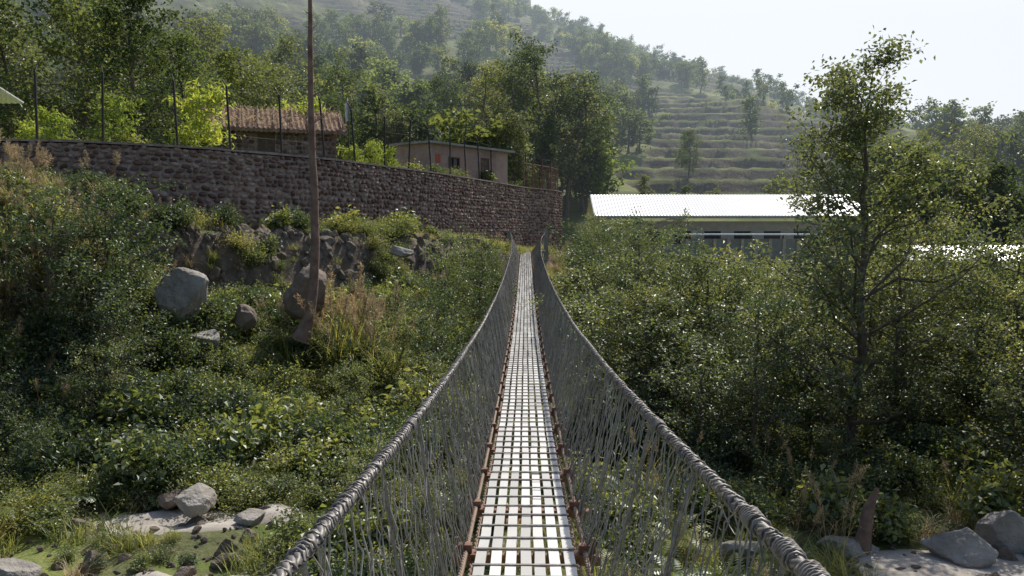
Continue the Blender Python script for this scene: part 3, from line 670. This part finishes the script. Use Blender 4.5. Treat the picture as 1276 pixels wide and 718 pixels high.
def twist(mb,fP,r,off,ns,pitch,y0,y1,dy,sides=5):
    y=np.arange(y0,y1,dy); P=fP(y)
    for q in range(ns):
        a=2*np.pi*(y/pitch+q/ns); Q=P.copy(); Q[:,0]+=off*np.cos(a); Q[:,2]+=off*np.sin(a)
        V,F=tube(Q,np.full(len(y),r),sides); mb.add(V,F)
mb=MB()
for sd in (-1,1):
    twist(mb,lambda y:deckP(sd,y)+np.array([0,0,.045]),.011,.010,3,.16,Y0,16,.02); twist(mb,lambda y:deckP(sd,y)+np.array([0,0,.045]),.012,.009,2,.3,16,Y1,.08,4)
    twist(mb,lambda y:deckP(sd,y)+np.array([-sd*.05,0,-.03]),.012,.010,2,.2,Y0,Y1,.05,4)
obj('deck_cables',mb.mesh('deck_cables',[M_cable],smooth=True),br)
mb=MB()
for sd in (-1,1):
    f=lambda y:railP(sd,y)
    twist(mb,f,.0125,.0125,3,.15,Y0,16,.018,6); twist(mb,f,.013,.011,2,.3,16,Y1,.08,4)
    y=Y0
    while y<Y1:
        c=railP(sd,np.array(y)); rr=.027*rng.uniform(.9,1.15)
        a=np.linspace(0,2*np.pi,9); tl=rng.uniform(-.9,.9)*.02
        Pq=np.stack([c[0]+rr*np.cos(a),c[1]+tl*np.sin(a)+.004*a,c[2]+rr*np.sin(a)],1)
        V,F=tube(Pq,np.full(9,.0048*rng.uniform(.8,1.3)),4); mb.add(V,F)
        y+=rng.uniform(.02,.09) if y<10 else rng.uniform(.1,.3)
    for yc in (1.95,2.15,4.3,2.5):
        if sd<0 and yc!=4.3: continue
        a=np.linspace(0,2*np.pi*6,70); c=railP(sd,np.array(yc))
        Pq=np.stack([c[0]+.031*np.cos(a),yc+a*.0025,c[2]-0+.031*np.sin(a)],1); V,F=tube(Pq,np.full(70,.006),5); mb.add(V,F)
obj('handrail_cables',mb.mesh('handrail_cables',[M_rope],smooth=True),br)
mb=MB()
for sd in (-1,1):
    k=0; y=Y0
    while y<Y1-.3:
        near=y<20; m=15 if near else 8
        t=np.linspace(0,1,m); sgn=1 if k%2 else -1
        yt=y+rng.normal()*.03
        A=railP(sd,np.array(yt)); B=deckP(sd,np.array(yt+rng.normal()*.04))
        P=A*(1-t[:,None])+B*t[:,None]
        tri=np.sin(t*7*np.pi)*sgn
        wob=np.cumsum(rng.normal(size=m))*.012; wob-=wob[-1]*t
        P[:,1]+=(.044*tri+wob)*np.minimum(1,6*(1-t))*np.minimum(1,8*t+.2)
        P[:,0]+=(.05*t*(1-t)*sd)+rng.normal(size=m)*.009; P[:,2]+=rng.normal(size=m)*.008
        V,F=tube(P,np.full(m,.0034 if near else .0048)*rng.uniform(.75,1.3),4 if near else 3); mb.add(V,F)
        k+=1; y+=.062*rng.uniform(.7,1.3)
    for q in range(130):
        y=rng.uniform(1.2,14); t0=rng.uniform(0,1); c=railP(sd,np.array(y))*(1-t0)+deckP(sd,np.array(y))*t0
        a=np.linspace(0,rng.uniform(2,5),9); r_=rng.uniform(.03,.10); o=rng.uniform(0,6.28)
        P=c+np.stack([.03*np.sin(a)*sd+sd*.02,r_*(np.cos(a+o)-math.cos(o)),r_*(np.sin(a+o)-math.sin(o))],1)
        V,F=tube(P,np.full(9,.003),4); mb.add(V,F)
obj('wire_net',mb.mesh('wire_net',[M_wire],smooth=True),br)
mb=MB()
for sd in (-1,1):
    for y in ylist:
        if y<Y0+.1: continue
        A=railP(sd,np.array(y+rng.normal()*.02)); B=deckP(sd,np.array(y)); t=np.linspace(0,1,4)[:,None]
        P=A*(1-t)+B*t; P[1:3]+=rng.normal(size=(2,3))*.008
        V,F=tube(P,np.full(4,.010),5); mb.add(V,F)
obj('suspender_rods',mb.mesh('suspender_rods',[M_rope]),br)
boxes('anchor_posts',[(-1.42,-1.08,60.9,61.3,-2.6,-.24),(1.38,1.72,60.9,61.3,-2.6,-.24)],M_conc,br)
boxes('anchor_caps',[(-1.85,-.65,60.85,61.35,-.237,-.10),(.95,2.15,60.85,61.35,-.237,-.10)],M_conc,br)
boxes('landing',[(-1.0,1.3,61.02,64,-2.3,-1.63)],M_conc,br)
boxes('near_landing',[(-2,2,-9,-5.02,-3,-1.53),(-1.1,-.75,-5.6,-5.2,-1.527,.3),(.8,1.15,-5.6,-5.2,-1.527,.3)],M_conc,br)

# ------------------------------------------------------------------ atmosphere: glowing haze volume in the valley, added white glow beyond the ridge
def haze(name,b,SIG,col,eq):
    m,nt,out=nmat(name); ab=nt.nodes.new('ShaderNodeVolumeAbsorption'); em=nt.nodes.new('ShaderNodeEmission'); ad=nt.nodes.new('ShaderNodeAddShader')
    ab.inputs['Density'].default_value=SIG; ab.inputs['Color'].default_value=(0,0,0,1)
    em.inputs['Color'].default_value=(*col,1); em.inputs['Strength'].default_value=SIG*eq
    nt.links.new(ab.outputs[0],ad.inputs[0]); nt.links.new(em.outputs[0],ad.inputs[1]); nt.links.new(ad.outputs[0],out.inputs['Volume'])
    boxes(name,[b],m)
haze('valley_haze_glow',(-900,900,84,590,-12,150),.0011,(.76,.88,1.0),.88)  # haze brightness is emitted by the volume, in place of scattered sunlight
haze('sky_white_glow',(-1300,1300,600,1150,-80,335),.007,(1.0,1.0,1.0),1.12)  # glowing volume added behind the hill to turn the sky white

# ------------------------------------------------------------------ light
EL=math.radians(50); AZ=math.radians(24)
s=Vector((math.sin(AZ)*math.cos(EL),math.cos(AZ)*math.cos(EL),math.sin(EL)))
sd=bpy.data.lights.new('sun','SUN'); sd.energy=5.0; sd.angle=math.radians(.53); sd.color=(1,.945,.84)
so=link(bpy.data.objects.new('sun',sd)); so.rotation_euler=s.to_track_quat('Z','Y').to_euler()
w=bpy.data.worlds.new('World'); scene.world=w; w.use_nodes=True; nt=w.node_tree; nt.nodes.clear()
sk=nt.nodes.new('ShaderNodeTexSky'); sk.sky_type='NISHITA'; sk.sun_disc=False; sk.sun_elevation=EL; sk.sun_rotation=AZ; sk.altitude=900; sk.dust_density=4; sk.air_density=1.0
bg=nt.nodes.new('ShaderNodeBackground'); bg.inputs[1].default_value=.13; wo=nt.nodes.new('ShaderNodeOutputWorld'); nt.links.new(sk.outputs[0],bg.inputs[0]); nt.links.new(bg.outputs[0],wo.inputs[0])

cam=bpy.data.cameras.new('camera'); co=link(bpy.data.objects.new('camera',cam)); cam.sensor_width=36; cam.lens=36*1000/1276; cam.clip_end=3000; cam.clip_start=.05
co.rotation_euler=(math.radians(90-4.17),0,math.radians(.97)); scene.camera=co
